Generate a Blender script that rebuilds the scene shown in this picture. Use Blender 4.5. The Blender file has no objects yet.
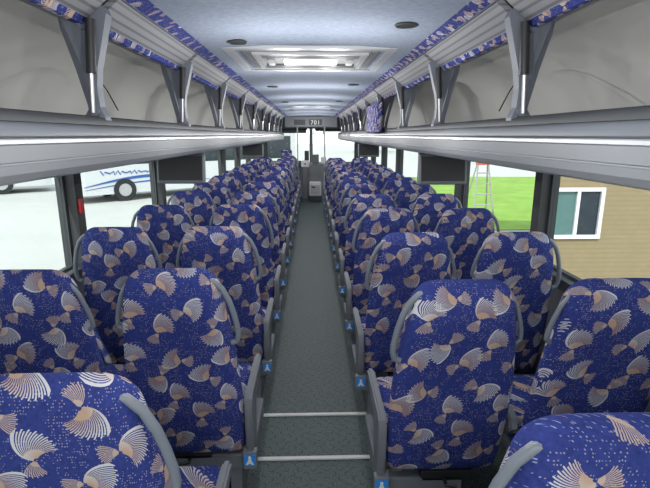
import bpy, bmesh, math, random
from mathutils import Vector, Matrix
random.seed(4)
sc = bpy.context.scene
COL = sc.collection
sc.view_settings.view_transform = 'Standard'
CZ = 1.68

# ------------------------------------------------------------ node helpers
class E:
    nt = None
    def __init__(s, sock): s.s = sock
    @staticmethod
    def m(op, *a, clamp=False):
        n = E.nt.nodes.new('ShaderNodeMath'); n.operation = op; n.use_clamp = clamp
        for i, v in enumerate(a):
            if isinstance(v, E): E.nt.links.new(v.s, n.inputs[i])
            else: n.inputs[i].default_value = v
        return E(n.outputs[0])
    def __add__(s, o): return E.m('ADD', s, o)
    __radd__ = __add__
    def __sub__(s, o): return E.m('SUBTRACT', s, o)
    def __rsub__(s, o): return E.m('SUBTRACT', o, s)
    def __mul__(s, o): return E.m('MULTIPLY', s, o)
    __rmul__ = __mul__
    def __truediv__(s, o): return E.m('DIVIDE', s, o)
    def gt(s, o): return E.m('GREATER_THAN', s, o)
    def lt(s, o): return E.m('LESS_THAN', s, o)
    def floor(s): return E.m('FLOOR', s)
    def abs(s): return E.m('ABSOLUTE', s)
    def sin(s): return E.m('SINE', s)
    def cos(s): return E.m('COSINE', s)
    def max(s, o): return E.m('MAXIMUM', s, o)
    def min(s, o): return E.m('MINIMUM', s, o)

def newmat(name):
    m = bpy.data.materials.new(name); m.use_nodes = True
    nt = m.node_tree; b = nt.nodes['Principled BSDF']
    return m, nt, b

def mixcol(nt, fac, a, b):
    n = nt.nodes.new('ShaderNodeMix'); n.data_type = 'RGBA'
    if isinstance(fac, E): nt.links.new(fac.s, n.inputs[0])
    elif hasattr(fac, 'is_output'): nt.links.new(fac, n.inputs[0])
    else: n.inputs[0].default_value = fac
    for k, v in ((6, a), (7, b)):
        if isinstance(v, tuple): n.inputs[k].default_value = (*v[:3], 1)
        else: nt.links.new(v, n.inputs[k])
    return n.outputs[2]

def noise(nt, vec, scale, detail=3):
    n = nt.nodes.new('ShaderNodeTexNoise'); n.inputs['Scale'].default_value = scale
    n.inputs['Detail'].default_value = detail
    nt.links.new(vec, n.inputs['Vector'])
    return n.outputs['Fac']

def plain(name, c, rough=0.5, var=0.12, scale=8, metal=0.0, bump=0.0, spec=0.5):
    m, nt, b = newmat(name)
    tc = nt.nodes.new('ShaderNodeTexCoord')
    f = noise(nt, tc.outputs['Object'], scale)
    c2 = tuple(x * (1 - var) for x in c)
    nt.links.new(mixcol(nt, f, c, c2), b.inputs['Base Color'])
    b.inputs['Roughness'].default_value = rough
    b.inputs['Metallic'].default_value = metal
    b.inputs['Specular IOR Level'].default_value = spec
    if bump:
        bp = nt.nodes.new('ShaderNodeBump'); bp.inputs['Strength'].default_value = bump
        bp.inputs['Distance'].default_value = 0.01
        f2 = noise(nt, tc.outputs['Object'], scale * 12)
        nt.links.new(f2, bp.inputs['Height']); nt.links.new(bp.outputs[0], b.inputs['Normal'])
    return m

def emis(name, c, st):
    m, nt, b = newmat(name)
    b.inputs['Base Color'].default_value = (*c, 1)
    b.inputs['Emission Color'].default_value = (*c, 1)
    b.inputs['Emission Strength'].default_value = st
    return m

def fabric(name, cell=0.160, axes='xz'):
    m, nt, b = newmat(name); E.nt = nt
    tc = nt.nodes.new('ShaderNodeTexCoord')
    sp = nt.nodes.new('ShaderNodeSeparateXYZ'); nt.links.new(tc.outputs['Object'], sp.inputs[0])
    x, y, z = (E(o) for o in sp.outputs)
    oi = nt.nodes.new('ShaderNodeObjectInfo'); rnd = E(oi.outputs['Random'])
    if axes == 'xz':
        u = x + y * 0.8; v = z + y * 0.35
    else:
        u = y; v = x * 1.0 - z * 1.0
    u = (u + rnd * 37.0) / cell; v = (v + rnd * 11.0) / cell
    col = mixcol(nt, noise(nt, tc.outputs['Object'], 90), (0.018, 0.029, 0.125), (0.052, 0.072, 0.30))
    wob = (v * 5.0).sin() * 0.03
    cv = nt.nodes.new('ShaderNodeCombineXYZ'); nt.links.new(((u + wob) * 3.4).s, cv.inputs[0]); nt.links.new((v * 2.7).s, cv.inputs[1])
    vo = nt.nodes.new('ShaderNodeTexVoronoi'); vo.inputs['Scale'].default_value = 8.5
    vo.inputs['Randomness'].default_value = 0.4
    nt.links.new(cv.outputs[0], vo.inputs['Vector'])
    nz = E(noise(nt, cv.outputs[0], 0.9, 1))
    spk = E(vo.outputs['Distance']).lt(0.26) * nz.gt(0.43)
    sr = nt.nodes.new('ShaderNodeSeparateColor'); nt.links.new(vo.outputs['Color'], sr.inputs[0])
    spk = spk * E(sr.outputs[1]).gt(0.35)
    scol = mixcol(nt, E(sr.outputs[0]).gt(0.7), (0.44, 0.46, 0.56), (0.48, 0.36, 0.30))
    col = mixcol(nt, spk * 0.65, col, scol)
    for layer in range(2):
        uu = u + (0.5 if layer else 0.0); vv = v + (0.5 if layer else 0.0)
        uu = uu * 0.84; vv = vv * 0.84
        iu = uu.floor(); iv = vv.floor()
        c2 = nt.nodes.new('ShaderNodeCombineXYZ')
        nt.links.new(iu.s, c2.inputs[0]); nt.links.new(iv.s, c2.inputs[1]); c2.inputs[2].default_value = layer * 7.3
        wn = nt.nodes.new('ShaderNodeTexWhiteNoise'); wn.noise_dimensions = '3D'
        nt.links.new(c2.outputs[0], wn.inputs[0])
        rs = nt.nodes.new('ShaderNodeSeparateColor'); nt.links.new(wn.outputs['Color'], rs.inputs[0])
        r1, r2, r3 = (E(o) for o in rs.outputs[:3])
        lx = uu - iu - 0.5 - (r2 - 0.5) * 0.10
        ly = vv - iv - 0.5 - (r3 - 0.5) * 0.10
        a = r1 * 6.283
        ca = a.cos(); sa = a.sin()
        qx = (lx * ca + ly * sa); qy = ly * ca - lx * sa
        qx = qx + 0.06
        r = E.m('SQRT', qx * qx + qy * qy)
        th = E.m('ARCTAN2', qy, qx)
        # leading wing: fine feather rays, sweeping round one side
        tw = th + r * 2.6 - 0.70
        rm = 0.350 + tw * 0.085 + (tw * 27.0).cos() * 0.012
        fan = r.gt(0.03) * r.lt(rm) * tw.abs().lt(1.05)
        rib = (tw * 54.0).cos().gt(-0.10).max(r.lt(0.15)).max(tw.gt(0.93))
        warm = E.m('MULTIPLY', (r - 0.08) * 3.2 + tw * 0.30 + (r2 - 0.5) * 0.8, 1.0, clamp=True)
        fcol = mixcol(nt, warm, (0.54, 0.37, 0.25), (0.68, 0.67, 0.66))
        col = mixcol(nt, fan * rib * 0.90, col, fcol)
        # second wing of the pair, swept the other way
        t2 = (3.1416 - th.abs()) * (th / (th.abs() + 0.0001))
        tv = t2 + r * 2.0 - 0.45
        fan2 = r.gt(0.02) * r.lt(0.245 + tv * 0.05 + (tv * 25.0).cos() * 0.010) * tv.abs().lt(0.72) * th.abs().gt(1.7)
        rib2 = (tv * 50.0).cos().gt(-0.15).max(r.lt(0.09))
        col = mixcol(nt, fan2 * rib2 * 0.88, col, (0.56, 0.43, 0.33))
    nt.links.new(col, b.inputs['Base Color'])
    b.inputs['Roughness'].default_value = 0.95
    b.inputs['Specular IOR Level'].default_value = 0.1
    bp = nt.nodes.new('ShaderNodeBump'); bp.inputs['Strength'].default_value = 0.3; bp.inputs['Distance'].default_value = 0.003
    nt.links.new(noise(nt, tc.outputs['Object'], 300), bp.inputs['Height']); nt.links.new(bp.outputs[0], b.inputs['Normal'])
    return m

M_FAB = fabric('seat_fabric')
M_TRIMFAB = fabric('trim_fabric', 0.10, 'y')
M_GREY = plain('grey_plastic', (0.16, 0.175, 0.195), 0.45)
M_LINER = plain('hatch_grey', (0.34, 0.36, 0.38), 0.6)
M_HATCHF = plain('hatch_silver', (0.48, 0.50, 0.52), 0.4)
M_HANDLE = plain('handle_plastic', (0.19, 0.215, 0.25), 0.35)
M_ARM = plain('arm_plastic', (0.17, 0.185, 0.205), 0.5)
M_DARK = plain('dark_plastic', (0.02, 0.02, 0.023), 0.5)
M_CHAR = plain('charcoal', (0.055, 0.06, 0.065), 0.6)
M_PILLAR = plain('pillar_dark', (0.045, 0.048, 0.05), 0.6)
M_WALLP = plain('wall_panel', (0.11, 0.12, 0.13), 0.7, bump=0.2)
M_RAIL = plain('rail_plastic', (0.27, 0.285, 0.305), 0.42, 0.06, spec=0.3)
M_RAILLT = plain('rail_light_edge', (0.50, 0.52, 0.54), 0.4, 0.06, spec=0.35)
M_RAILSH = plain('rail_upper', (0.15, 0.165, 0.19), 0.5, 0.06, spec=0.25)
M_BACK = plain('bin_lining', (0.55, 0.55, 0.53), 0.6, 0.08, 3)
M_CEIL = plain('ceiling_cloth', (0.36, 0.42, 0.53), 0.9, 0.42, 45, bump=0.2, spec=0.1)
M_BRACK = plain('bracket_metal', (0.16, 0.18, 0.215), 0.55, 0.1, spec=0.3)
M_LEVER = plain('lever_metal', (0.22, 0.245, 0.29), 0.5, 0.1, spec=0.3)
M_WHITE = plain('white_paint', (0.78, 0.78, 0.76), 0.45, 0.05)
M_COACHW = plain('coach_white', (0.60, 0.61, 0.61), 0.4, 0.05)
M_STRIP = plain('nosing_white', (0.75, 0.75, 0.72), 0.5, 0.12, 30)
M_SILVER = plain('silver', (0.6, 0.6, 0.62), 0.3, 0.1, metal=0.8)
M_BLUE = plain('sticker_blue', (0.03, 0.25, 0.68), 0.4, 0.03)
M_RED = plain('release_red', (0.5, 0.02, 0.03), 0.4)
M_SCREEN = plain('monitor_screen', (0.035, 0.037, 0.04), 0.3, 0.1)
M_LAMP = emis('lamp_diffuser', (1.0, 0.98, 0.94), 0.45)
M_TXT = emis('sign_digits', (0.7, 0.7, 0.67), 0.2)
M_BLK = plain('wheel_rubber', (0.02, 0.02, 0.02), 0.8)
M_CWIN = plain('coach_glass', (0.02, 0.03, 0.04), 0.1)
M_LOGO = plain('coach_blue', (0.03, 0.10, 0.33), 0.4)
M_ORANGE = plain('ladder_orange', (0.60, 0.14, 0.08), 0.5)
M_LADDER = plain('ladder_metal', (0.42, 0.40, 0.38), 0.5)
M_BARK = plain('bark', (0.12, 0.08, 0.05), 0.9)
M_LEAF = plain('foliage', (0.09, 0.22, 0.05), 0.9, 0.6, 3, bump=0.4)
M_CURT = plain('teal_glass', (0.09, 0.18, 0.17), 0.2)

def ribmat():
    m, nt, b = newmat('ribbed_panel'); E.nt = nt
    tc = nt.nodes.new('ShaderNodeTexCoord'); sp = nt.nodes.new('ShaderNodeSeparateXYZ')
    nt.links.new(tc.outputs['Object'], sp.inputs[0])
    s = (E(sp.outputs[2]) * 330.0).sin().gt(0.5)
    nt.links.new(mixcol(nt, s, (0.24, 0.25, 0.27), (0.13, 0.135, 0.15)), b.inputs['Base Color'])
    b.inputs['Roughness'].default_value = 0.5
    return m
M_RIB = ribmat()

def floormat():
    m, nt, b = newmat('floor_vinyl'); E.nt = nt
    tc = nt.nodes.new('ShaderNodeTexCoord'); v = tc.outputs['Object']
    n1 = E(noise(nt, v, 230, 2)).gt(0.55)
    col = mixcol(nt, n1, (0.048, 0.072, 0.072), (0.16, 0.195, 0.19))
    sp = nt.nodes.new('ShaderNodeSeparateXYZ'); nt.links.new(v, sp.inputs[0])
    for layer in range(2):
        u = E(sp.outputs[0]) / 0.070 + 0.5 * layer; w = E(sp.outputs[1]) / 0.070 + 0.5 * layer
        iu = u.floor(); iv = w.floor()
        c2 = nt.nodes.new('ShaderNodeCombineXYZ'); nt.links.new(iu.s, c2.inputs[0]); nt.links.new(iv.s, c2.inputs[1]); c2.inputs[2].default_value = layer * 3.1
        wn = nt.nodes.new('ShaderNodeTexWhiteNoise'); wn.noise_dimensions = '3D'; nt.links.new(c2.outputs[0], wn.inputs[0])
        a = E(wn.outputs['Value']) * 6.283
        lx = u - iu - 0.5; ly = w - iv - 0.5
        qx = lx * a.cos() + ly * a.sin(); qy = ly * a.cos() - lx * a.sin()
        bend = qx * qx * 2.6 - 0.16
        lf = (qy - bend).abs().lt(0.055 - qx * qx * 0.35) * qx.abs().lt(0.36)
        col = mixcol(nt, lf * 0.75, col, (0.020, 0.032, 0.032))
    nt.links.new(col, b.inputs['Base Color']); b.inputs['Roughness'].default_value = 0.6
    return m
M_FLOOR = floormat()

def stripes(name, c1, c2, freq, axis=2, thr=0.9):
    m, nt, b = newmat(name); E.nt = nt
    tc = nt.nodes.new('ShaderNodeTexCoord'); sp = nt.nodes.new('ShaderNodeSeparateXYZ')
    nt.links.new(tc.outputs['Object'], sp.inputs[0])
    s = (E(sp.outputs[axis]) * freq).sin().gt(thr)
    f = noise(nt, tc.outputs['Object'], 2)
    base = mixcol(nt, f, c1, tuple(k * 0.85 for k in c1))
    nt.links.new(mixcol(nt, s, base, c2), b.inputs['Base Color'])
    b.inputs['Roughness'].default_value = 0.8
    return m
M_SIDING = stripes('siding', (0.29, 0.225, 0.125), (0.25, 0.19, 0.10), 70, thr=0.5)
M_PAVE = plain('pavement', (0.47, 0.47, 0.43), 0.9, 0.2, 0.5)
M_GRASS = plain('grass', (0.25, 0.43, 0.05), 0.95, 0.55, 0.9)

def glassmat():
    m = bpy.data.materials.new('window_glass'); m.use_nodes = True; nt = m.node_tree
    nt.nodes.clear()
    o = nt.nodes.new('ShaderNodeOutputMaterial'); t = nt.nodes.new('ShaderNodeBsdfTransparent')
    g = nt.nodes.new('ShaderNodeBsdfGlossy'); g.inputs['Roughness'].default_value = 0.05
    t.inputs[0].default_value = (0.95, 0.98, 0.97, 1)
    mx = nt.nodes.new('ShaderNodeMixShader'); mx.inputs[0].default_value = 0.03
    nt.links.new(t.outputs[0], mx.inputs[1]); nt.links.new(g.outputs[0], mx.inputs[2]); nt.links.new(mx.outputs[0], o.inputs[0])
    return m
M_GLASS = glassmat()

# ------------------------------------------------------------ mesh builder
class MB:
    def __init__(s): s.v = []; s.f = []; s.mi = []
    def add(s, vs, fs, mi=0):
        o = len(s.v); s.v += [tuple(p) for p in vs]
        for f in fs: s.f.append([i + o for i in f]); s.mi.append(mi)
    def box(s, x0, x1, y0, y1, z0, z1, mi=0):
        vs = [(x, y, z) for z in (z0, z1) for y in (y0, y1) for x in (x0, x1)]
        s.add(vs, [(0, 2, 3, 1), (4, 5, 7, 6), (0, 1, 5, 4), (2, 6, 7, 3), (0, 4, 6, 2), (1, 3, 7, 5)], mi)
    def rbox(s, x0, x1, y0, y1, z0, z1, r=0.01, mi=0, seg=2):
        bm = bmesh.new()
        bmesh.ops.create_cube(bm, size=1)
        for v in bm.verts:
            v.co = Vector(((x0 + x1) / 2 + v.co.x * (x1 - x0), (y0 + y1) / 2 + v.co.y * (y1 - y0), (z0 + z1) / 2 + v.co.z * (z1 - z0)))
        bmesh.ops.bevel(bm, geom=bm.edges[:], offset=r, segments=seg, affect='EDGES', profile=0.5)
        bm.verts.index_update()
        s.add([v.co[:] for v in bm.verts], [[v.index for v in f.verts] for f in bm.faces], mi); bm.free()
    def prism(s, pts, a0, a1, axis, mi=0):
        def P(p, a):
            return {'x': (a, p[0], p[1]), 'y': (p[0], a, p[1]), 'z': (p[0], p[1], a)}[axis]
        n = len(pts)
        vs = [P(p, a0) for p in pts] + [P(p, a1) for p in pts]
        fs = [(i, (i + 1) % n, n + (i + 1) % n, n + i) for i in range(n)] + [tuple(range(n))[::-1], tuple(range(n, 2 * n))]
        s.add(vs, fs, mi)
    def tube(s, path, r, n=8, mi=0):
        path = [Vector(p) for p in path]; rings = []
        for i, p in enumerate(path):
            t = (path[min(i + 1, len(path) - 1)] - path[max(i - 1, 0)]).normalized()
            up = Vector((0, 1, 0)) if abs(t.y) < 0.9 else Vector((1, 0, 0))
            a = t.cross(up).normalized(); b = t.cross(a)
            rr = r[i] if isinstance(r, (list, tuple)) else r
            rings.append([p + a * math.cos(k * 2 * math.pi / n) * rr + b * math.sin(k * 2 * math.pi / n) * rr for k in range(n)])
        s.loft(rings, mi)
    def loft(s, rings, mi=0):
        n = len(rings[0]); vs = [v for r in rings for v in r]; fs = []
        for i in range(len(rings) - 1):
            for k in range(n):
                fs.append((i * n + k, i * n + (k + 1) % n, (i + 1) * n + (k + 1) % n, (i + 1) * n + k))
        fs.append(tuple(range(n))[::-1]); fs.append(tuple((len(rings) - 1) * n + k for k in range(n)))
        s.add(vs, fs, mi)
    def disc(s, c, r, h, axis='z', n=20, mi=0):
        pts = [(c[{'x': 1, 'y': 0, 'z': 0}[axis]] + r * math.cos(2 * math.pi * k / n), c[{'x': 2, 'y': 2, 'z': 1}[axis]] + r * math.sin(2 * math.pi * k / n)) for k in range(n)]
        a = c[{'x': 0, 'y': 1, 'z': 2}[axis]]
        s.prism(pts, a - h / 2, a + h / 2, axis, mi)
    def done(s, name, mats, parent=None, smooth=False, mirror=False, loc=None):
        me = bpy.data.meshes.new(name)
        vs = [(-x, y, z) for x, y, z in s.v] if mirror else s.v
        me.from_pydata(vs, [], s.f); me.update()
        if not isinstance(mats, (list, tuple)): mats = [mats]
        for m in mats: me.materials.append(m)
        for p, i in zip(me.polygons, s.mi): p.material_index = i
        bm = bmesh.new(); bm.from_mesh(me); bmesh.ops.recalc_face_normals(bm, faces=bm.faces[:]); bm.to_mesh(me); bm.free()
        if smooth:
            for p in me.polygons: p.use_smooth = True
            try: me.set_sharp_from_angle(angle=math.radians(40))
            except Exception: pass
        o = bpy.data.objects.new(name, me); COL.objects.link(o)
        if parent: o.parent = parent
        if loc: o.location = loc
        return o

def empty(name, loc, label, cat, group=None):
    e = bpy.data.objects.new(name, None); e.empty_display_size = 0.1; COL.objects.link(e); e.location = loc
    e['label'] = label; e['category'] = cat
    if group: e['group'] = group
    return e
def tag(o, label, cat, group=None):
    o['label'] = label; o['category'] = cat
    if group: o['group'] = group
    return o
def struct(o, label, cat):
    o['kind'] = 'structure'; o['label'] = label; o['category'] = cat; return o

def clone(thing, loc):
    c = thing.copy(); COL.objects.link(c); c.location = loc
    for ch in thing.children:
        d = ch.copy(); COL.objects.link(d); d.parent = c
        for g in ch.children:
            h = g.copy(); COL.objects.link(h); h.parent = d
    return c

# ------------------------------------------------------------ seats
ZT = 1.19
def build_seat(kind, mirror, loc):
    ZB = 0.302 if mirror else 0.330
    def backy(z):
        t = (z - ZB) / (ZT - ZB)
        return 0.055 + 0.16 * (1 - t) - 0.018 * math.sin(t * math.pi)
    def backw(z):
        t = (z - ZB) / (ZT - ZB)
        w = 0.224 + 0.009 * math.sin(min(t / 0.6, 1) * math.pi)
        if t > 0.5: w -= 0.062 * ((t - 0.5) / 0.5) ** 1.7
        return w
    root = empty('coach_chair', loc,
        'aisle coach seat in navy fan-patterned fabric with grey armrests' if kind == 'aisle' else
        'window coach seat in navy fan-patterned fabric with grey grab handles', 'seat', 'rows of patterned coach seats')
    mb = MB(); rings = []; L = 26; N = 32
    zs = [ZB + 0.0 + (ZT - ZB) * i / L for i in range(L + 1)]
    zs = [ZB, ZB + .008, ZB + .025] + zs[2:-3] + [ZT - .070, ZT - .058, ZT - .046, ZT - .034, ZT - .022, ZT - .012, ZT - .005, ZT - .001, ZT]
    for z in zs:
        t = (z - ZB) / (ZT - ZB)
        hw = backw(z)
        R = 0.068; dep = 0.048 + 0.016 * math.exp(-((t - 0.84) / 0.12) ** 2)
        dz = z - (ZT - R)
        if dz > 0:
            k = math.sqrt(max(0, 1 - (dz / R) ** 2)); hw = hw - R * 0.85 * (1 - k); dep = dep * (0.10 + 0.90 * k)
        dz = (ZB + 0.03) - z
        if dz > 0:
            k = math.sqrt(max(0, 1 - (dz / 0.03) ** 2)); hw -= 0.02 * (1 - k); dep *= 0.4 + 0.6 * k
        yc = backy(z)
        ring = []
        for k in range(N):
            a = 2 * math.pi * k / N; c, s_ = math.cos(a), math.sin(a)
            px = math.copysign(abs(c) ** 0.45, c) * hw; py = math.copysign(abs(s_) ** 0.65, s_) * dep
            if s_ < 0: py += 0.020 * math.exp(-(px / 0.13) ** 2) * math.exp(-((t - 0.5) / 0.20) ** 2)
            ring.append((px, yc + py, z))
        rings.append(ring)
    mb.loft(rings); mb.done('backrest', M_FAB, root, True, mirror)
    mb = MB(); mb.rbox(-.225, .225, .27, .68, .37, .50, .045, seg=4); mb.done('seat_cushion', M_FAB, root, True, mirror)
    for sx in (-1, 1):
        main = (sx < 0) == (kind == 'aisle')
        mb = MB()
        if main: pts = [(0.105, 1.140), (0.128, 1.152), (0.160, 1.146), (0.190, 1.115), (0.213, 1.065), (0.228, 1.01), (0.238, 0.955), (0.240, 0.915), (0.232, 0.888), (0.212, 0.880)]
        else: pts = [(0.140, 1.135), (0.168, 1.130), (0.194, 1.09), (0.211, 1.04), (0.224, 0.99), (0.226, 0.955), (0.208, 0.94)]
        sm = []
        for i in range(len(pts) - 1):
            for q in range(3):
                f = q / 3; sm.append((pts[i][0] * (1 - f) + pts[i + 1][0] * f, pts[i][1] * (1 - f) + pts[i + 1][1] * f))
        sm.append(pts[-1])
        off = 0.024 if main else 0.008
        path = [(sx * px, backy(pz) - off, pz) for px, pz in sm]
        mb.tube(path, 0.0115 if main else 0.009, 10); mb.done('grab_handle', M_HANDLE, root, True, mirror)
    def arm(x0, x1, full):
        mb = MB()
        prof = [(0.17, 0.27 if full else 0.50), (0.150, 0.30 if full else 0.52), (0.125, 0.55), (0.14, 0.59), (0.17, 0.605), (0.50, 0.61), (0.545, 0.60), (0.55, 0.58), (0.52, 0.56), (0.32, 0.55), (0.27, 0.52), (0.26, 0.30 if full else 0.49)]
        bm = bmesh.new()
        va = [bm.verts.new((x0, p[0], p[1])) for p in prof]; vb = [bm.verts.new((x1, p[0], p[1])) for p in prof]
        n = len(prof)
        for i in range(n): bm.faces.new((va[i], va[(i + 1) % n], vb[(i + 1) % n], vb[i]))
        bm.faces.new(va[::-1]); bm.faces.new(vb)
        bmesh.ops.bevel(bm, geom=[e for e in bm.edges if abs(e.verts[0].co.x - e.verts[1].co.x) < 1e-6], offset=0.008, segments=2, affect='EDGES')
        bm.verts.index_update()
        mb.add([v.co[:] for v in bm.verts], [[v.index for v in f.verts] for f in bm.faces]); bm.free()
        return mb.done('armrest', M_ARM, root, True, mirror)
    if kind == 'aisle':
        arm(-0.272, -0.240, True); arm(0.244, 0.280, False)
    else:
        arm(0.238, 0.262, False)
    mb = MB()
    mb.rbox(-.22, .22, .27, .64, .30, .368, .012)
    if kind == 'aisle':
        mb.rbox(-.268, -.225, .18, .62, .22, .31, .01)
        mb.prism([(.24, .30), (.22, .06), (.16, .03), (.16, 0), (.62, 0), (.62, .03), (.55, .06), (.50, .30)], -.20, -.15, 'x')
        mb.rbox(-.23, .10, .20, .26, .20, .28, .01)
    else:
        mb.prism([(.27, .30), (.26, .04), (.20, .02), (.20, 0), (.56, 0), (.56, .02), (.50, .04), (.48, .30)], .10, .14, 'x')
    mb.done('seat_base', M_GREY, root, False, mirror)
    mb = MB(); mb.rbox(-.08, .14, .20, .26, .255, .31, .008); mb.tube([(.02, .21, .27), (.02, .16, .27), (.06, .15, .27)], .008, 6)
    mb.done('recline_mechanism', M_DARK, root, False, mirror)
    if kind == 'aisle':
        mb = MB(); y = 0.130
        x0, x1, z0, z1 = -0.280, -0.228, 0.272, 0.324
        mb.rbox(x0 - .004, x1 + .004, y + .004, y + .04, z0 - .02, z1 + .012, .004, 2)
        mb.box(x0, x1, y, y + .005, z0, z1, 0)
        cx = (x0 + x1) / 2
        mb.disc((cx, y - .001, z1 - .012), .0068, .003, 'y', 12, 1)
        mb.prism([(cx - .006, z1 - .020), (cx + .006, z1 - .020), (cx + .010, z1 - .032), (cx + .018, z0 + .006), (cx + .008, z0 + .006), (cx + .004, z0 + .012), (cx - .004, z0 + .012), (cx - .008, z0 + .006), (cx - .018, z0 + .006), (cx - .010, z1 - .032)], y - .0025, y, 'y', 1)
        o = mb.done('warning_sticker', [M_BLUE, M_WHITE, M_ARM], root, False, mirror); o['label'] = 'blue square sticker with white figure pictogram'
    return root

XA, XW = 0.530, 1.078
rowsR = [0.815 * n - 0.14 for n in range(1, 14)]
rowsL = [0.84 * n - 0.02 for n in range(1, 14)]; rowsL[0] += .035
for side, rows in ((1, rowsR), (-1, rowsL)):
    for kind, X in (('aisle', XA), ('window', XW)):
        proto = None
        for i, y in enumerate(rows):
            dx = 0.018 if (i == 0) else 0
            loc = (side * (X + dx), y, 0)
            if proto is None: proto = build_seat(kind, side < 0, loc)
            else: clone(proto, loc)

# ------------------------------------------------------------ shell
Y0, Y1 = -0.9, 13.6
WX = 1.40
mb = MB(); mb.box(-WX, WX, Y0, Y1, -0.08, 0.0)
struct(mb.done('floor', M_FLOOR), 'dark grey-green patterned vinyl floor with pale flecks', 'floor')
for i, y in enumerate((2.18, 2.58)):
    mb = MB(); mb.rbox(-0.42, 0.42, y - .012, y + .012, 0.0, 0.012, .004)
    struct(mb.done('trim_%d' % (i + 1), M_STRIP), 'white nosing strip across the aisle floor', 'floor strip')
mb = MB(); prof = [(-.78, CZ + .44), (-.52, CZ + .452), (-.25, CZ + .468), (0, CZ + .472), (.25, CZ + .468), (.52, CZ + .452), (.78, CZ + .44), (.78, CZ + .52), (-.78, CZ + .52)]
mb.prism(prof, Y0, Y1 - .9, 'y')
mb.box(-WX, WX, Y0, Y1, CZ + .52, CZ + .55)
struct(mb.done('ceiling', M_CEIL, smooth=True), 'pale blue-grey cloth covered coach ceiling', 'ceiling')
SILL, TOP = 0.90, 1.60
pil = [2.82 + 1.62 * k for k in range(-2, 7)]
wn = 1
for side, nm in ((-1, 'left'), (1, 'right')):
    mb = MB()
    xa, xb = sorted((side * WX, side * (WX + .09)))
    mb.box(xa, xb, Y0, Y1, 0, SILL, 0)
    mb.box(xa, xb, Y0, Y1, TOP, CZ + .55, 0)
    x2, x3 = sorted((side * (WX - .025), side * (WX + .085)))
    for p in pil: mb.box(x2, x3, p - .045, p + .045, SILL, TOP, 1)
    x2, x3 = sorted((side * (WX - .02), side * WX))
    mb.box(x2, x3, Y0, Y1, SILL - .06, SILL, 1)
    struct(mb.done('wall_' + nm, [M_WALLP, M_PILLAR]), 'dark grey coach side wall with black window pillars', 'wall')
    ys = [Y0] + pil + [Y1]
    for a, b in zip(ys[:-1], ys[1:]):
        a += .047; b -= .047
        mb = MB(); xc = side * (WX + .045); g = .02
        mb.box(xc - .015, xc + .015, a, b, SILL, SILL + g, 0); mb.box(xc - .015, xc + .015, a, b, TOP - g, TOP, 0)
        mb.box(xc - .015, xc + .015, a, a + g, SILL + g, TOP - g, 0); mb.box(xc - .015, xc + .015, b - g, b, SILL + g, TOP - g, 0)
        mb.box(xc - .003, xc + .003, a + g, b - g, SILL + g, TOP - g, 1)
        struct(mb.done('window_%d' % wn, [M_CHAR, M_GLASS]), 'large clear coach side window in black gasket', 'window'); wn += 1
mb = MB()
mb.box(-WX, WX, Y1, Y1 + .06, -0.08, .80, 0); mb.box(-WX, WX, Y1, Y1 + .06, 1.85, CZ + .55, 0)
mb.box(-WX, -1.25, Y1, Y1 + .06, .8, 1.85, 1); mb.box(1.25, WX, Y1, Y1 + .06, .8, 1.85, 1); mb.box(-.025, .025, Y1, Y1 + .06, .8, 1.85, 2)
struct(mb.done('wall_front', [M_WALLP, M_PILLAR, M_GREY]), 'coach front end around the windscreen', 'wall')
for a, b in ((-1.25, -.025), (.025, 1.25)):
    mb = MB(); mb.box(a, b, Y1 + .025, Y1 + .03, .8, 1.85, 1)
    for q in ((a, a + .02, .8, 1.85), (b - .02, b, .8, 1.85)): mb.box(q[0], q[1], Y1 + .01, Y1 + .05, q[2], q[3], 0)
    struct(mb.done('window_%d' % wn, [M_CHAR, M_GLASS]), 'bright half of the front windscreen', 'window'); wn += 1

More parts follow.
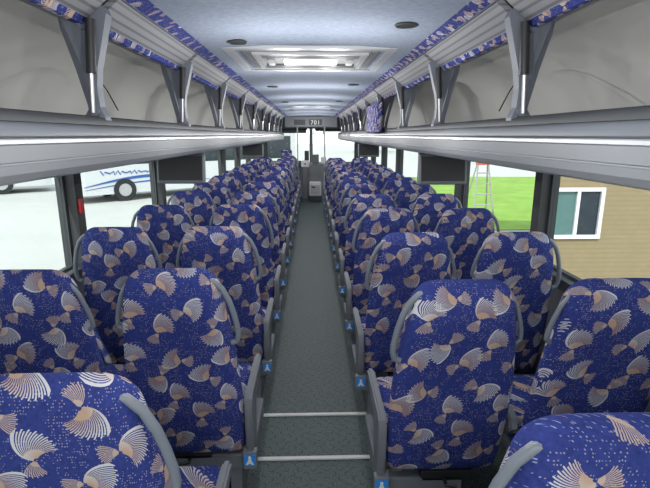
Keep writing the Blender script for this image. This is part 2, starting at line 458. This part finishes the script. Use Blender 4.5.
# ------------------------------------------------------------ luggage racks
def strip(mb, pts, th, y0, y1, mi=0):
    n = len(pts); off = []
    for i in range(n):
        a = Vector(pts[max(i - 1, 0)]); b = Vector(pts[min(i + 1, n - 1)]); t = (b - a).normalized()
        off.append((pts[i][0] + -t.y * th, pts[i][1] + t.x * th))
    mb.prism(pts + off[::-1], y0, y1, 'y', mi)
RY0, RY1 = -0.85, 11.9
H = lambda pts: [(a, CZ + b) for a, b in pts]
for side in (-1, 1):
    mir = side < 0
    root = empty('luggage_rack', (0, 0, 0), 'open overhead luggage rack with raised doors and pale grey rail', 'luggage rack', 'overhead luggage racks')
    mb = MB(); strip(mb, H([(.76, .425), (1.02, .42), (1.18, .37), (1.27, .28), (1.315, .16), (1.335, .02), (1.34, -.05)]), .012, RY0, RY1)
    mb.done('back_panel', M_BACK, root, True, mir)
    mb = MB(); mb.prism(H([(.69, -.04), (1.33, -.045), (1.33, -.06), (.69, -.07)]), RY0, RY1, 'y'); mb.done('shelf', M_LINER, root, False, mir)
    # main rail: flat angled face, with a groove line and rounded lower edge
    mb = MB(); mb.prism(H([(.666, -.018), (.658, -.024), (.662, -.060), (.668, -.062), (.668, -.066), (.663, -.068), (.668, -.088), (.684, -.106), (.74, -.119), (.90, -.125), (1.34, -.10), (1.34, -.085), (.72, -.085), (.70, -.06), (.70, -.018)]), RY0, RY1, 'y')
    mb.done('rail', M_RAIL, root, False, mir)
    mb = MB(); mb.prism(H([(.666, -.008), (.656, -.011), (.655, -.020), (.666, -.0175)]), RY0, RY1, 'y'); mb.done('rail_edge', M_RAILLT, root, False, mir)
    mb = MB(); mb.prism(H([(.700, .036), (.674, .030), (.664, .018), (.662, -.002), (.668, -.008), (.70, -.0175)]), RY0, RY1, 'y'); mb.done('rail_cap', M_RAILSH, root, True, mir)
    mb = MB(); mb.prism(H([(.668, .031), (.70, .036), (.72, .036), (.72, .056), (.70, .060), (.677, .052), (.670, .042)]), RY0, RY1, 'y'); mb.done('rail_shadow_groove', M_CHAR, root, True, mir)  # charcoal strip: shade of the groove above the rail, put into the colour
    mb = MB(); mb.prism(H([(.552, .448), (.604, .428), (.614, .440), (.564, .463)]), RY0, RY1, 'y'); mb.done('fabric_trim', M_TRIMFAB, root, False, mir)
    by = [(1.64 if side < 0 else 1.64) + (1.08 if side < 0 else 1.04) * k for k in range(-2, 10)]
    for i, y in enumerate(by):
        mb = MB()
        mb.prism(H([(.640, .372), (.650, .395), (.770, .395), (.782, .355), (.764, .30), (.738, .22), (.722, .15), (.720, .09), (.745, .055), (.748, .036), (.672, .036), (.675, .058), (.688, .09), (.691, .15), (.684, .21), (.662, .29)]), y - .022, y + .022, 'y')
        mb.disc((.712, y - .028, CZ + .345), .022, .014, 'y', 14); mb.disc((.703, y - .028, CZ + .075), .016, .014, 'y', 12)
        mb.prism(H([(.705, .32), (.742, .32), (.722, .24), (.708, .24)]), y - .028, y - .02, 'y')
        br = mb.done('support_bracket', M_BRACK, root, False, mir)
        mb = MB(); mb.tube([(.680, y - .05, CZ + .350), (.692, y - .052, CZ + .19)], .0150, 10); mb.tube([(.692, y - .052, CZ + .19), (.702, y - .045, CZ + .07)], .0065, 8, 1)
        mb.done('gas_strut', [M_DARK, M_SILVER], br, True, mir)
        mb = MB(); mb.prism(H([(.754, .04), (.760, .10), (.788, .22), (.822, .34), (.826, .375), (.796, .375), (.762, .22), (.735, .10), (.732, .04)]), y + .05, y + .07, 'y')
        mb.done('lever_arm', M_LEVER, br, False, mir)
    for y, y2 in zip(by[:-1], by[1:]):
        mb = MB(); a, b = y + .028, y2 - .028
        mb.prism(H([(.614, .425), (.696, .356), (.708, .368), (.630, .438)]), a, b, 'y')
        dr = mb.done('bin_door', M_RIB, root, False, mir)
        mb = MB(); mb.prism(H([(.690, .365), (.708, .338), (.726, .336), (.732, .352), (.712, .376)]), a, b, 'y'); mb.done('fabric_edge', M_TRIMFAB, dr, False, mir)

mb = MB()
mb.rbox(.60, .645, 4.35, 5.25, CZ + .02, CZ + .30, .02, seg=3)
o = mb.done('bin_cover', M_TRIMFAB, None, True); tag(o, 'navy patterned padded cover hanging in front of the luggage rack', 'bin cover')

# ------------------------------------------------------------ ceiling fittings
root = empty('ceiling_hatch', (0, 3.16, CZ + .468), 'silver framed roof hatch with slatted vents and soft light', 'roof hatch')
def frame(mb, x, y, w, h, t, z0, z1, mi=0):
    mb.box(x - w, x + w, y - h, y - h + t, z0, z1, mi); mb.box(x - w, x + w, y + h - t, y + h, z0, z1, mi)
    mb.box(x - w, x - w + t, y - h + t, y + h - t, z0, z1, mi); mb.box(x + w - t, x + w, y - h + t, y + h - t, z0, z1, mi)
mb = MB(); frame(mb, 0, 0, .475, .46, .05, -.016, .0); frame(mb, 0, 0, .335, .30, .025, -.022, .0); mb.done('frame', M_HATCHF, root)
mb = MB(); mb.box(-.43, .43, -.42, .42, -.008, .0)
mb.done('panel', M_LINER, root)
mb = MB()
for k in range(4):
    mb.box(-.29, .29, -.265 + k * .034, -.252 + k * .034, -.02, -.008); mb.box(-.29, .29, .155 + k * .030, .167 + k * .030, -.02, -.008)
    mb.box(-.40 + k * .016, -.392 + k * .016, -.33, .33, -.014, -.008); mb.box(.392 - k * .016, .40 - k * .016, -.33, .33, -.014, -.008)
mb.done('slats', M_GREY, root)
mb = MB(); mb.rbox(-.17, .17, -.06, .09, -.026, -.008, .006); mb.done('lamp_lens', M_LAMP, root)
for s in (-1, 1):
    mb = MB(); mb.rbox(s * .245 - .022, s * .245 + .022, -.05, .05, -.034, -.008, .008); mb.done('latch', M_WHITE, root)
for x, y in ((-.37, 2.55), (.41, 2.15), (-.37, 4.8), (.40, 4.6), (-.37, 7.0), (.4, 6.8), (-.37, 9.2), (.4, 9.0)):
    r = empty('ceiling_speaker', (x, y, CZ + .458), 'small round black speaker set in the ceiling', 'speaker', 'ceiling speakers')
    mb = MB(); mb.disc((0, 0, -.002), .044, .008); mb.done('grille', M_DARK, r)
    mb = MB(); mb.tube([(.048 * math.cos(a * math.pi / 10), .048 * math.sin(a * math.pi / 10), -.003) for a in range(21)], .004, 6); mb.done('ring', M_CHAR, r)
r = empty('ceiling_hatch', (0, 8.2, CZ + .468), 'smaller grey roof hatch further along the ceiling', 'roof hatch')
mb = MB(); frame(mb, 0, 0, .34, .30, .04, -.010, 0); mb.done('frame', M_GREY, r)
mb = MB(); mb.box(-.30, .30, -.26, .26, -.006, 0); mb.done('panel', M_LINER, r)

# ------------------------------------------------------------ monitors
for sx, y in ((-.945, 3.50), (.935, 3.38), (-.94, 7.75), (.93, 7.75)):
    r = empty('monitor', (sx, y, CZ - .123), 'dark flat video monitor hanging under the luggage rack', 'monitor', 'overhead monitors')
    mb = MB(); mb.rbox(-.172, .172, -.02, .03, -.225, -.012, .012); c = mb.done('casing', M_GREY, r, False)
    mb = MB(); mb.box(-.155, .155, -.0225, -.0195, -.203, -.028); d = mb.done('screen', M_SCREEN, r)
    for q in (c, d): q.rotation_euler = (math.radians(-9), 0, 0)
    mb = MB(); mb.box(-.05, .05, -.01, .02, -.02, .0); mb.done('mount', M_DARK, r)
mb = MB(); mb.rbox(-.012, .010, -.015, .015, -.045, .045, .005); mb.rbox(-.012, .016, -.010, .010, -.02, .02, .005)
o = mb.done('release_handle', M_RED, None, True, loc=(-1.364, 2.80, 1.27)); tag(o, 'red emergency window release handle on a dark pillar', 'release handle')
def cable(pts):
    mb = MB(); mb.tube(pts, .003, 6); o = mb.done('cable', M_DARK, None, True); tag(o, 'thin black cable looping behind the open rack door', 'cable', 'rack cables')
for s in (-1, 1):
    cable([(s * (.80 + .40 * t), 2.05 + .60 * t, CZ + .10 + .18 * math.sin(t * 2.2)) for t in [k / 12 for k in range(13)]])

# ------------------------------------------------------------ front area
r = empty('destination_header', (0, 12.1, CZ + .46), 'grey overhead header panel with small pale digits', 'header panel')
mb = MB(); mb.rbox(-.66, .66, 0, .12, -.27, 0, .02); mb.done('panel', M_GREY, r)
cu = bpy.data.curves.new('txt', 'FONT'); cu.body = '701'; cu.size = .145; cu.align_x = 'CENTER'; cu.extrude = .003; cu.space_character = 1.15
to = bpy.data.objects.new('txt', cu); COL.objects.link(to); dg = bpy.context.evaluated_depsgraph_get()
me = bpy.data.meshes.new_from_object(to.evaluated_get(dg)); bpy.data.objects.remove(to)
me.materials.clear(); me.materials.append(M_TXT)
mb = MB(); mb.rbox(-.05, .27, -.008, .002, -.22, -.085, .004); mb.rbox(-.42, -.14, -.008, .002, -.22, -.09, .004); mb.done('display_board', M_CHAR, r)
o = bpy.data.objects.new('digits', me); COL.objects.link(o); o.parent = r; o.rotation_euler = (math.pi / 2, 0, 0); o.location = (.11, -.012, -.205)
r = empty('dashboard', (0, 13.1, 0), 'pale grey dashboard with instrument hood and steering wheel', 'dashboard')
mb = MB(); mb.prism([(0, .0), (-.05, .55), (-.12, .85), (.1, .95), (.44, .86), (.44, 0)], -1.3, 1.3, 'x'); mb.done('console', M_LINER, r)
mb = MB(); mb.prism([(-.2, .82), (-.15, 1.0), (.15, .98), (.15, .85)], -.95, -.25, 'x'); mb.done('instrument_hood', M_CHAR, r)
mb = MB(); mb.tube([(-.6 + .23 * math.cos(a * math.pi / 12), -.38 + .1 * math.sin(a * math.pi / 12), .95 + .2 * math.sin(a * math.pi / 12)) for a in range(25)], .016, 8)
mb.tube([(-.83, -.38, .95), (-.37, -.38, .95)], .012, 6); mb.tube([(-.6, -.38, .95), (-.6, -.05, .75)], .025, 8); mb.done('steering_wheel', M_DARK, r, True)
for k, (xx, zz, w_, h_) in enumerate(((.12, .98, .09, .12), (.34, .97, .07, .09), (-.12, 1.0, .06, .16))):
    mb = MB(); mb.rbox(xx - w_, xx + w_, -.05, .03, zz - .06, zz - .06 + 2 * h_, .01); mb.done('instrument_pod', [M_GREY, M_SILVER, M_CHAR][k], r)
r = empty('interior_mirror', (.20, 12.75, CZ + .06), 'wide black interior mirror hanging above the windscreen', 'mirror')
mb = MB(); mb.rbox(-.14, .14, 0, .04, -.045, .045, .02); mb.done('housing', M_DARK, r)
mb = MB(); mb.box(-.12, .12, -.003, .0, -.035, .035); mb.done('mirror_glass', M_SILVER, r)
mb = MB(); mb.tube([(0, .03, .04), (0, .15, .30)], .012, 8); mb.done('bracket', M_DARK, r)
for s in (-1, 1):
    r = empty('sun_blind', (s * .66, 13.5, 1.83), 'dark roller sun blind pulled partly down the windscreen', 'blind', 'windscreen blinds')
    mb = MB(); mb.tube([(-.55, 0, 0), (.55, 0, 0)], .025, 8); mb.done('roller', M_DARK, r)
    mb = MB(); mb.box(-.53, .53, -.003, .003, -.10 if s < 0 else -.06, -.01); mb.done('shade', M_CHAR, r)
r = empty('driver_chair', (-.62, 12.0, 0), 'dark driver seat with headrest behind the steering wheel', 'seat')
mb = MB(); mb.rbox(-.24, .24, 0, .12, .45, 1.1, .05, seg=4); mb.done('backrest', M_FAB, r, True)
mb = MB(); mb.rbox(-.14, .14, .01, .10, 1.1, 1.32, .04, seg=4); mb.done('headrest', M_FAB, r, True)
mb = MB(); mb.rbox(-.25, .25, .08, .55, .40, .54, .05, seg=4); mb.done('seat_cushion', M_FAB, r, True)
mb = MB(); mb.box(-.12, .12, .15, .4, .04, .4); mb.box(-.2, .2, .1, .5, 0, .04); mb.done('seat_base', M_CHAR, r)
r = empty('cooler_cabinet', (.10, 12.0, 0), 'small white cabinet with dark base standing at the aisle end', 'cabinet')
mb = MB(); mb.rbox(-.15, .15, 0, .35, 0, .16, .02, 1); mb.rbox(-.15, .15, 0, .35, .16, .50, .02, 0); mb.done('body', [M_WHITE, M_CHAR], r)
mb = MB(); mb.rbox(-.11, .11, -.015, .005, .22, .44, .01); d = mb.done('door', M_RAILLT, r)
mb = MB(); mb.rbox(-.09, .0, -.03, -.014, .37, .40, .004); mb.done('handle', M_DARK, d)
r = empty('fare_box', (-.16, 12.5, 0), 'grey pedestal box with a pale top and red button', 'fare box')
mb = MB(); mb.rbox(-.08, .08, 0, .25, 0, .85, .02); mb.done('pedestal', M_GREY, r)
mb = MB(); mb.rbox(-.11, .11, -.02, .26, .85, 1.02, .03); mb.done('top_unit', M_WHITE, r)
mb = MB(); mb.disc((0, -.025, .94), .025, .015, 'y'); mb.done('button', M_RED, r)
for s, yy in ((-1, 11.68), (1, 11.22)):
    r = empty('partition', (s * .82, yy, 0), 'grey modesty panel with chrome rail before the front row', 'partition', 'front partitions')
    mb = MB(); mb.rbox(-.5, .5, 0, .04, .05, .95, .015); mb.box(-.45, -.4, 0, .04, 0, .06); mb.box(.4, .45, 0, .04, 0, .06); mb.done('panel', M_GREY, r)
    mb = MB(); mb.tube([(-.48, .02, .94), (-.48, .02, 1.05), (.48, .02, 1.05), (.48, .02, .94)], .015, 8); mb.done('grab_rail', M_SILVER, r, True)
for s in (-1, 1):
    mb = MB(); mb.tube([(0, 0, 0), (0, 0, 1.9), ], .018, 10); mb.tube([(0, 0, 0), (0, 0, .03)], .05, 12)
    o = mb.done('stanchion', M_WHITE, None, True, loc=(s * .36, 12.80, 0)); tag(o, 'pale vertical grab pole near the entrance steps', 'pole', 'grab poles')

# ------------------------------------------------------------ outside
GZ = -1.22
mb = MB(); mb.box(-90, 90, -20, 160, GZ - .1, GZ); o = mb.done('pavement', M_PAVE); struct(o, 'pale sunlit car park surface', 'ground')
mb = MB(); mb.prism([(3.9, 14.2), (40, 14.2), (40, 33), (3.6, 33)], GZ, GZ + .03, 'z'); o = mb.done('lawn', M_GRASS); tag(o, 'bright green mown lawn beside the car park', 'lawn')
r = empty('building', (4.33, 8.4, GZ), 'tan horizontal-sided shed wall with a white sliding window', 'building')
wx0, wx1, wz0, wz1 = .05, 1.00, 1.03, 1.97
mb = MB(); mb.box(-.04, wx0, 0, .15, 0, 4.2); mb.box(wx1, 7, 0, .15, 0, 4.2); mb.box(wx0, wx1, 0, .15, 0, wz0); mb.box(wx0, wx1, 0, .15, wz1, 4.2)
mb.prism([(-.04, .15), (.06, .15), (2.4, 3.9), (2.3, 3.9)], 0, 4.2, 'z'); mb.done('siding_wall', M_SIDING, r)
mb = MB(); cx, cz = (wx0 + wx1) / 2, (wz0 + wz1) / 2
def vframe(mb, x0, x1, z0, z1, t, y0, y1, mi=0):
    mb.box(x0, x1, y0, y1, z0, z0 + t, mi); mb.box(x0, x1, y0, y1, z1 - t, z1, mi); mb.box(x0, x0 + t, y0, y1, z0 + t, z1 - t, mi); mb.box(x1 - t, x1, y0, y1, z0 + t, z1 - t, mi)
vframe(mb, wx0, wx1, wz0, wz1, .065, -.05, .06); mb.box(cx - .03, cx + .03, -.04, .05, wz0 + .065, wz1 - .065)
wf = mb.done('window', M_WHITE, r)
mb = MB(); mb.box(wx0 + .065, cx - .03, .0, .02, wz0 + .065, wz1 - .065, 0); mb.box(cx + .03, wx1 - .065, .0, .02, wz0 + .065, wz1 - .065, 1); mb.done('glass_pane', [M_CURT, M_CWIN], wf)
mb = MB(); mb.prism([(-.2, 4.2), (7.2, 4.2), (7.2, 4.35), (-.2, 4.35)], -.3, 3.9, 'y'); mb.done('roof', M_CHAR, r)
r = empty('step_ladder', (5.75, 15.4, GZ + .042), 'silver folding stepladder with red top standing on the lawn', 'ladder')
mb = MB()
for s in (-1, 1): mb.tube([(s * .36, -.05, 0), (s * .17, .35, 1.95)], .03, 6)
mb.done('front_rail', M_LADDER, r)
mb = MB()
for s in (-1, 1): mb.tube([(s * .44, .95, 0), (s * .17, .42, 1.95)], .025, 6)
mb.done('rear_rail', M_LADDER, r)
for k in range(5):
    f = (k + .6) / 5.6; w = .34 - .17 * f; y = -.05 + .4 * f
    mb = MB(); mb.box(-w, w, y - .04, y + .06, 1.95 * f, 1.95 * f + .035); mb.done('step', M_LADDER, r)
mb = MB(); mb.box(-.2, .2, .3, .5, 1.88, 2.0); mb.done('top_cap', M_ORANGE, r)

def coach(loc, rot, label):
    r = empty('coach', loc, label, 'bus', 'parked coaches'); r.rotation_euler = (0, 0, rot)
    W = 1.27; L = 12.0
    mb = MB(); rings = []
    for y, k, zt in ((0, .90, 2.9), (.12, .97, 3.3), (.4, 1, 3.42), (L - .3, 1, 3.42), (L, .96, 3.35)):
        w = W * k
        rings.append([(-w, y, .35), (-w, y, zt - .35), (-w + .1, y, zt - .1), (-w + .35, y, zt), (w - .35, y, zt), (w - .1, y, zt - .1), (w, y, zt - .35), (w, y, .35)])
    mb.loft(rings); mb.done('body', M_COACHW, r, False)
    for s in (-1, 1):
        mb = MB(); xs = s * (W + .004)
        mb.prism([(.35, 1.52), (2.0, 1.62), (11.6, 1.62), (11.6, 2.85), (.9, 2.85)], min(xs, xs - s * .02), max(xs, xs - s * .02), 'x'); mb.done('side_window', M_CWIN, r)
    mb = MB(); mb.prism([(-1.05, 1.30), (1.05, 1.30), (1.0, 2.75), (-1.0, 2.75)], -.03, .14, 'y'); mb.done('windscreen', M_CWIN, r)
    for s in (-1, 1):
        mb = MB(); mb.box(s * .85 - .15, s * .85 + .15, -.03, .02, .7, .9); mb.done('headlamp', M_SILVER, r)
        for y in (2.0, 8.6, 9.8):
            mb = MB(); mb.disc((s * (W - .1), y, .5), .5, .26, 'x', 24, 0); mb.disc((s * (W + .03), y, .5), .28, .04, 'x', 18, 1); mb.done('wheel', [M_BLK, M_SILVER], r)
        mb = MB(); x0 = s * (W + .006)
        def sw(pts, mi=0): mb.prism(pts, min(x0, x0 + s * .01), max(x0, x0 + s * .01), 'x', mi)
        for base, amp, L2, th0 in ((.70, .34, 5.5, .10), (.58, .26, 6.5, .05)):
            up = []; lo = []
            for k in range(17):
                t = k / 16; y = .3 + L2 * t; z = base + amp * math.sin(t * 2.8)
                th = th0 * math.sin(math.pi * (t * .9 + .05)); up.append((y, z + th)); lo.append((y, z - th * .3))
            for q in range(16): sw([lo[q], lo[q + 1], up[q + 1], up[q]])
        for k in range(22):
            t0 = k / 22; t1 = (k + 1) / 22
            f = lambda t: (1.0 + 2.3 * t + .05 * math.sin(t * 60), 1.27 + .09 * math.sin(t * 60 + 1.3) * (1.2 - .5 * t))
            a0 = f(t0); a1 = f(t1); sw([(a0[0], a0[1] - .025), (a1[0], a1[1] - .025), (a1[0] + .02, a1[1] + .03), (a0[0] + .02, a0[1] + .03)])
        mb.done('swoosh_emblem', M_LOGO, r)
    for s in (-1, 1):
        mb = MB(); mb.tube([(s * 1.1, .1, 3.0), (s * 1.45, -.25, 2.9), (s * 1.48, -.28, 2.5)], .03, 6); mb.box(s * 1.48 - .1, s * 1.48 + .1, -.32, -.24, 2.1, 2.55); mb.done('mirror', M_DARK, r)
    return r
coach((-10.7, 21.0, GZ), -math.atan2(9, 8), 'white parked coach with blue swoosh and dark windows')
coach((-24.5, 20.0, GZ), -math.atan2(10, 6), 'white parked coach standing further across the car park')
coach((14.0, 52.0, GZ), -math.atan2(6, 3), 'white parked coach beyond the lawn')

def tree(loc, h, seed):
    rr = random.Random(seed)
    r = empty('tree', loc, 'leafy green tree at the edge of the car park', 'tree', 'background trees')
    mb = MB(); mb.tube([(0, 0, 0), (.1, 0, h * .3), (0, .1, h * .6)], [.35, .25, .12], 8); mb.done('trunk', M_BARK, r, True)
    mb = MB()
    for k in range(8):
        bm = bmesh.new(); bmesh.ops.create_icosphere(bm, subdivisions=2, radius=1)
        R = h * rr.uniform(.18, .28); c = Vector((rr.uniform(-.25, .25) * h, rr.uniform(-.2, .2) * h, h * rr.uniform(.35, .85)))
        for v in bm.verts: v.co = c + v.co * R * rr.uniform(.8, 1.15)
        bm.verts.index_update()
        mb.add([v.co[:] for v in bm.verts], [[v.index for v in f.verts] for f in bm.faces]); bm.free()
    mb.done('foliage', M_LEAF, r, True)
for i, (x, y, h) in enumerate([(-46, 50, 9), (-34, 62, 10), (-60, 40, 9), (-20, 76, 9), (24, 66, 9), (38, 60, 9), (10, 82, 10), (52, 52, 9)]):
    tree((x, y, GZ), h, i)

# ------------------------------------------------------------ light
w = bpy.data.worlds.new('sky'); sc.world = w; w.use_nodes = True
nt = w.node_tree; bg = nt.nodes['Background']
tc = nt.nodes.new('ShaderNodeTexCoord'); sp = nt.nodes.new('ShaderNodeSeparateXYZ'); nt.links.new(tc.outputs['Generated'], sp.inputs[0])
rp = nt.nodes.new('ShaderNodeValToRGB'); rp.color_ramp.elements[0].position = 0.0; rp.color_ramp.elements[0].color = (1, 1, 1, 1)
rp.color_ramp.elements[1].position = .7; rp.color_ramp.elements[1].color = (.80, .89, 1, 1)
nt.links.new(sp.outputs[2], rp.inputs[0]); nt.links.new(rp.outputs[0], bg.inputs[0]); bg.inputs[1].default_value = 1.8
sd = bpy.data.lights.new('sun', 'SUN'); sd.energy = 3.9; sd.angle = .02; so = bpy.data.objects.new('sun', sd); COL.objects.link(so)
so.rotation_euler = (math.radians(38), math.radians(-12), 0)
for i in range(10):  # added fill: bare point lights without fixtures, brightening the interior
    for sx in (-.2, .2):
        ld = bpy.data.lights.new('cabin_fill', 'POINT'); ld.energy = 7.4; ld.shadow_soft_size = 0.0; ld.color = (1, .98, .96)
        lo = bpy.data.objects.new('cabin_fill', ld); COL.objects.link(lo); lo.location = (sx, -.3 + 1.3 * i, CZ + .12)

# ------------------------------------------------------------ camera
cd = bpy.data.cameras.new('camera'); cd.sensor_width = 36; cd.lens = 470 / 650 * 36; cd.clip_start = .05
co = bpy.data.objects.new('camera', cd); COL.objects.link(co); co.location = (0, 0, CZ)
co.rotation_euler = (math.radians(90 - 13.06), 0, math.radians(-1.66))
sc.camera = co
